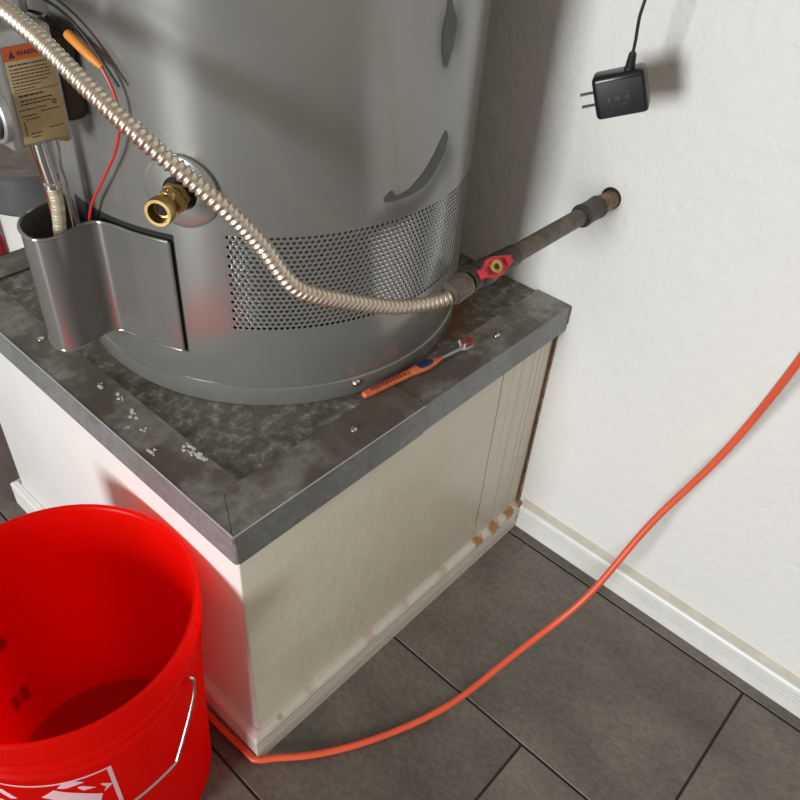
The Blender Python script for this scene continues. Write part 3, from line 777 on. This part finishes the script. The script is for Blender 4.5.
for (a, z, w, h) in ((105.5, .195, 5, .022), (113.5, .085, 4, .028), (106.5, .085, 5, .030)):
    print_poly([(a - w / 2, z - h / 2), (a + w / 2, z - h / 2), (a + w / 2, z + h / 2), (a - w / 2, z + h / 2)], 'warning_print', 'ink')

# ------------------------------------------------------------------ extension cord
cp = [(-.010, .34, .006), (-.011, .25, .006), (-.0095, .17, .008), (-.0072, .1007, .012), (-.0105, .052, .008), (-.0085, .019, .010), (-.0080, .0010, .0140), (.0030, -.0125, .0130), (.0313, -.0332, .008), (.0734, -.0637, .0065), (.1368, -.0985, .0065), (.2236, -.1353, .010), (.2653, -.1504, .020), (.3081, -.1565, .035), (.3996, -.1873, .085), (.4446, -.2143, .145), (.4693, -.2236, .195), (.5127, -.2426, .29), (.5262, -.2662, .36), (.5247, -.2899, .45), (.4804, -.3223, .62), (.40, -.3445, .75), (.30, -.37, .84), (.17, -.42, .90), (.05, -.52, .93), (.0, -.66, .90), (-.02, -.85, .72), (-.03, -1.0, .42), (-.05, -1.1, .12), (-.08, -1.2, .0065), (-.2, -1.4, .0065)]
sp = spline(cp, .008)
for _ in range(40): sp = [sp[0]] + [sp[i] * .5 + (sp[i - 1] + sp[i + 1]) * .25 for i in range(1, len(sp) - 1)] + [sp[-1]]
def clear_of_stand(p, gap=.0056):
    if p.y > .7 or p.z > .08: return p
    qx, qy = max(p.x, 0), max(p.y, 0)
    d = Vector((p.x - qx, p.y - qy, 0))
    if d.length < 1e-6: d = Vector((-1, 0, 0)) if p.x < p.y else Vector((0, -1, 0)); qx, qy = (0, p.y) if p.x < p.y else (p.x, 0); return Vector((qx, qy, p.z)) + d * gap
    return p if d.length >= gap else Vector((qx, qy, p.z)) + d.normalized() * gap
for _ in range(12):
    sp = [clear_of_stand(p) for p in sp]
    sp = [sp[0]] + [sp[i] * .6 + (sp[i - 1] + sp[i + 1]) * .2 for i in range(1, len(sp) - 1)] + [sp[-1]]
sp = [clear_of_stand(p) for p in sp]
ec = tube_obj('extension_cord', sp, .0048, 'cord', None, 14)
ec['label'] = 'orange-red extension cord rising from the floor across the white wall'; ec['category'] = 'cord'

# ------------------------------------------------------------------ toothbrush
tb0, tb1 = Vector((.242, .060, H + .0062)), Vector((.421, .035, H + .0062))
tbd = (tb1 - tb0); TLn = tbd.length; tx = tbd.normalized(); ty = Vector((0, 0, 1)).cross(tx).normalized(); tz = Vector((0, 0, 1))
tb = thing('toothbrush', 'orange toothbrush with blue grip lying on the metal edging', 'toothbrush', (tb0.x, tb0.y, H))
def tb_loft(name, secs, m, parent, n=14):
    bm = bmesh.new(); rows = []
    for s, w, h, off in secs:
        c = tb0 + tx * (s * TLn) + tz * off
        rows.append([bm.verts.new(c + ty * w * math.cos(2 * PI * k / n) + tz * h * math.sin(2 * PI * k / n)) for k in range(n)])
    for A, B in zip(rows, rows[1:]):
        for k in range(n): bm.faces.new((A[k], A[(k + 1) % n], B[(k + 1) % n], B[k]))
    bm.faces.new(rows[0][::-1]); bm.faces.new(rows[-1])
    return finish(name, bm, m, parent)
hdl = tb_loft('handle', [(0, .002, .002, 0), (.012, .0046, .0042, 0), (.05, .0054, .0048, 0), (.15, .0052, .0046, 0), (.30, .0050, .0046, 0), (.42, .0058, .0050, .001), (.50, .0078, .0052, .001), (.56, .0082, .0052, .001), (.62, .0066, .0048, .001), (.68, .0038, .0034, .001), (.70, .0024, .0024, .001)], 'tb_orange', tb)
for i in range(11):
    s = .07 + i * .031; c = tb0 + tx * (s * TLn) + tz * .0042
    bm = bmesh.new(); add_prism(bm, [c + tx * a + ty * b for a, b in ((-.0011, -.0040), (.0011, -.0040), (.0011, .0040), (-.0011, .0040))], tz * .0010)
    finish('grip_rib', bm, 'tb_grip', hdl)
bm = bmesh.new(); c = tb0 + tx * (.54 * TLn) + tz * .0050
add_lathe(bm, [(0, .0022), (.4, .002), (.75, .0014), (1, 0)], (0, 0, 0), (0, 0, 1), 24)
for v in bm.verts: v.co = c + tx * (v.co.x * .0150) + ty * (v.co.y * .0066) + tz * v.co.z
finish('thumb_pad', bm, 'tb_blue', hdl)
tb_loft('neck', [(.68, .0022, .0022, .001), (.75, .0021, .0021, .001), (.88, .0022, .0022, .0015), (.90, .0030, .0024, .0015)], 'tb_neck', tb)
head = tb_loft('head', [(.885, .0030, .0020, .0015), (.90, .0055, .0024, .0015), (.94, .0062, .0024, .0015), (.985, .0056, .0024, .0015), (1.0, .0030, .0020, .0015)], 'tb_neck', tb)
for i in range(5):
    for j in range(3):
        c = tb0 + tx * ((.905 + i * .020) * TLn) + ty * ((j - 1) * .0034) + tz * .003
        lean = (tz * 1 + ty * .25 * (j - 1) + tx * .15 * (i - 2)).normalized()
        bm = bmesh.new(); add_lathe(bm, [(.0013, 0), (.0015, .006), (.0017, .0085), (0, .0088)], c, lean, 7)
        finish('bristle_tuft', bm, 'tb_white' if i == 0 and j != 1 else 'tb_bristle', head)

# ------------------------------------------------------------------ power adapter on its cord
ac = Vector((.50, -.0495, .8055))
ad = thing('power_adapter', 'black power adapter hanging from its cord in front of the white wall', 'power adapter', ac)
an = Vector((-.90, -.42, -.02)).normalized()
ar = Vector((0, 0, 1)).cross(an).normalized(); au = an.cross(ar)
al = math.radians(20.5); ar2 = ar * math.cos(al) + au * math.sin(al); au2 = au * math.cos(al) - ar * math.sin(al)
def ab(name, cx, cy, cz, sx, sy, sz, m, parent, bev=0, seg=3):
    bm = bmesh.new(); add_box(bm, cx - sx / 2, cx + sx / 2, cy - sy / 2, cy + sy / 2, cz - sz / 2, cz + sz / 2, bev=bev, seg=seg)
    for v in bm.verts: v.co = ac + ar2 * v.co.x + au2 * v.co.y + an * v.co.z
    return finish(name, bm, m, parent)
AW, AH, AD = .0545, .0450, .028
hs = ab('housing', 0, 0, -.012, AW, AH, AD, 'black', ad, .0050)
ab('face_plate', .001, -.001, .0035, AW - .009, AH - .009, .0012, 'black_face', hs, .0005)
for i, (cx, cy, w, h) in enumerate(((-.009, .0075, .0085, .0009), (.002, .0075, .0095, .0009), (-.010, .0045, .0060, .0009), (-.001, .0045, .0080, .0009), (.0085, .0045, .0060, .0009), (-.011, -.0010, .0030, .0060), (-.005, -.0010, .0012, .0060), (-.002, -.0010, .0045, .0050), (.0045, -.0010, .0012, .0060), (.008, -.0010, .0030, .0050), (-.008, -.0075, .0040, .0012), (-.001, -.0075, .0020, .0020), (.0045, -.0075, .0045, .0012))):
    ab('rating_print', cx, cy, .0043, w, h, .0003, 'emboss', hs)
for cy in (.0045, -.0085):
    ab('prong', -AW / 2 - .007, cy, -.012, .016, .0014, .0060, 'iron', ad)
top = ac + ar2 * .0115 + au2 * (AH / 2) + an * -.008
sa = (Vector((-.002, .000, .028))).normalized()
bm = bmesh.new(); add_lathe(bm, [(.0058, -.003), (.0056, .001)] + [(r_, .001 + i * .0019 + dz_) for i in range(8) for r_, dz_ in ((.0052 - i * .00018, .0002), (.0052 - i * .00018, .0012), (.0040 - i * .00015, .0014), (.0040 - i * .00015, .0018))] + [(.0022, .0175), (0, .0175)], top, sa, 16)
finish('strain_relief', bm, 'rubber', ad, 30)
tube_obj('cord', [top + sa * .012, top + sa * .030, (.5, -.0500, .882), (.502, -.051, .902), (.505, -.053, 1.0), (.507, -.054, 1.2), (.51, -.055, 1.5), (.555, -.055, 1.62), (WX + .004, -.055, 1.66)], .0017, 'rubber', ad, 10, .01)

# ------------------------------------------------------------------ things behind the stand
cc = (.243, .795)
cn = thing('canister', 'white round canister with dark grey lid behind the stand', 'canister', (cc[0], cc[1], 0))
lathe_obj('drum', [(0, 0), (.074, 0), (.078, .004), (.080, .49), (0, .49)], 'can_white', cn, (cc[0], cc[1], 0), n=48)
ld_ = lathe_obj('lid', [(.080, .475), (.106, .475), (.109, .479), (.109, .535), (.104, .541)], 'can_lid', cn, (cc[0], cc[1], 0), n=56)
lathe_obj('lid_top', [(.1045, .541), (.085, .543), (.083, .538), (0, .538)], 'can_top', ld_, (cc[0], cc[1], 0), n=48)
jx = thing('jug', 'red plastic jug standing behind the white canister', 'jug', (.16, .96, 0))
bm = bmesh.new(); add_box(bm, .115, .205, .912, 1.01, 0, .36, bev=.02, seg=3); finish('jug_body', bm, 'jug', jx)
lathe_obj('cap', [(0, .36), (.018, .36), (.018, .385), (.015, .39), (0, .39)], 'jug', jx, (.145, .96, 0), n=20)
tube_obj('jug_handle', [(.168, .96, .355), (.168, .96, .385), (.19, .96, .385), (.192, .96, .355)], .006, 'jug', jx, 10, .01)
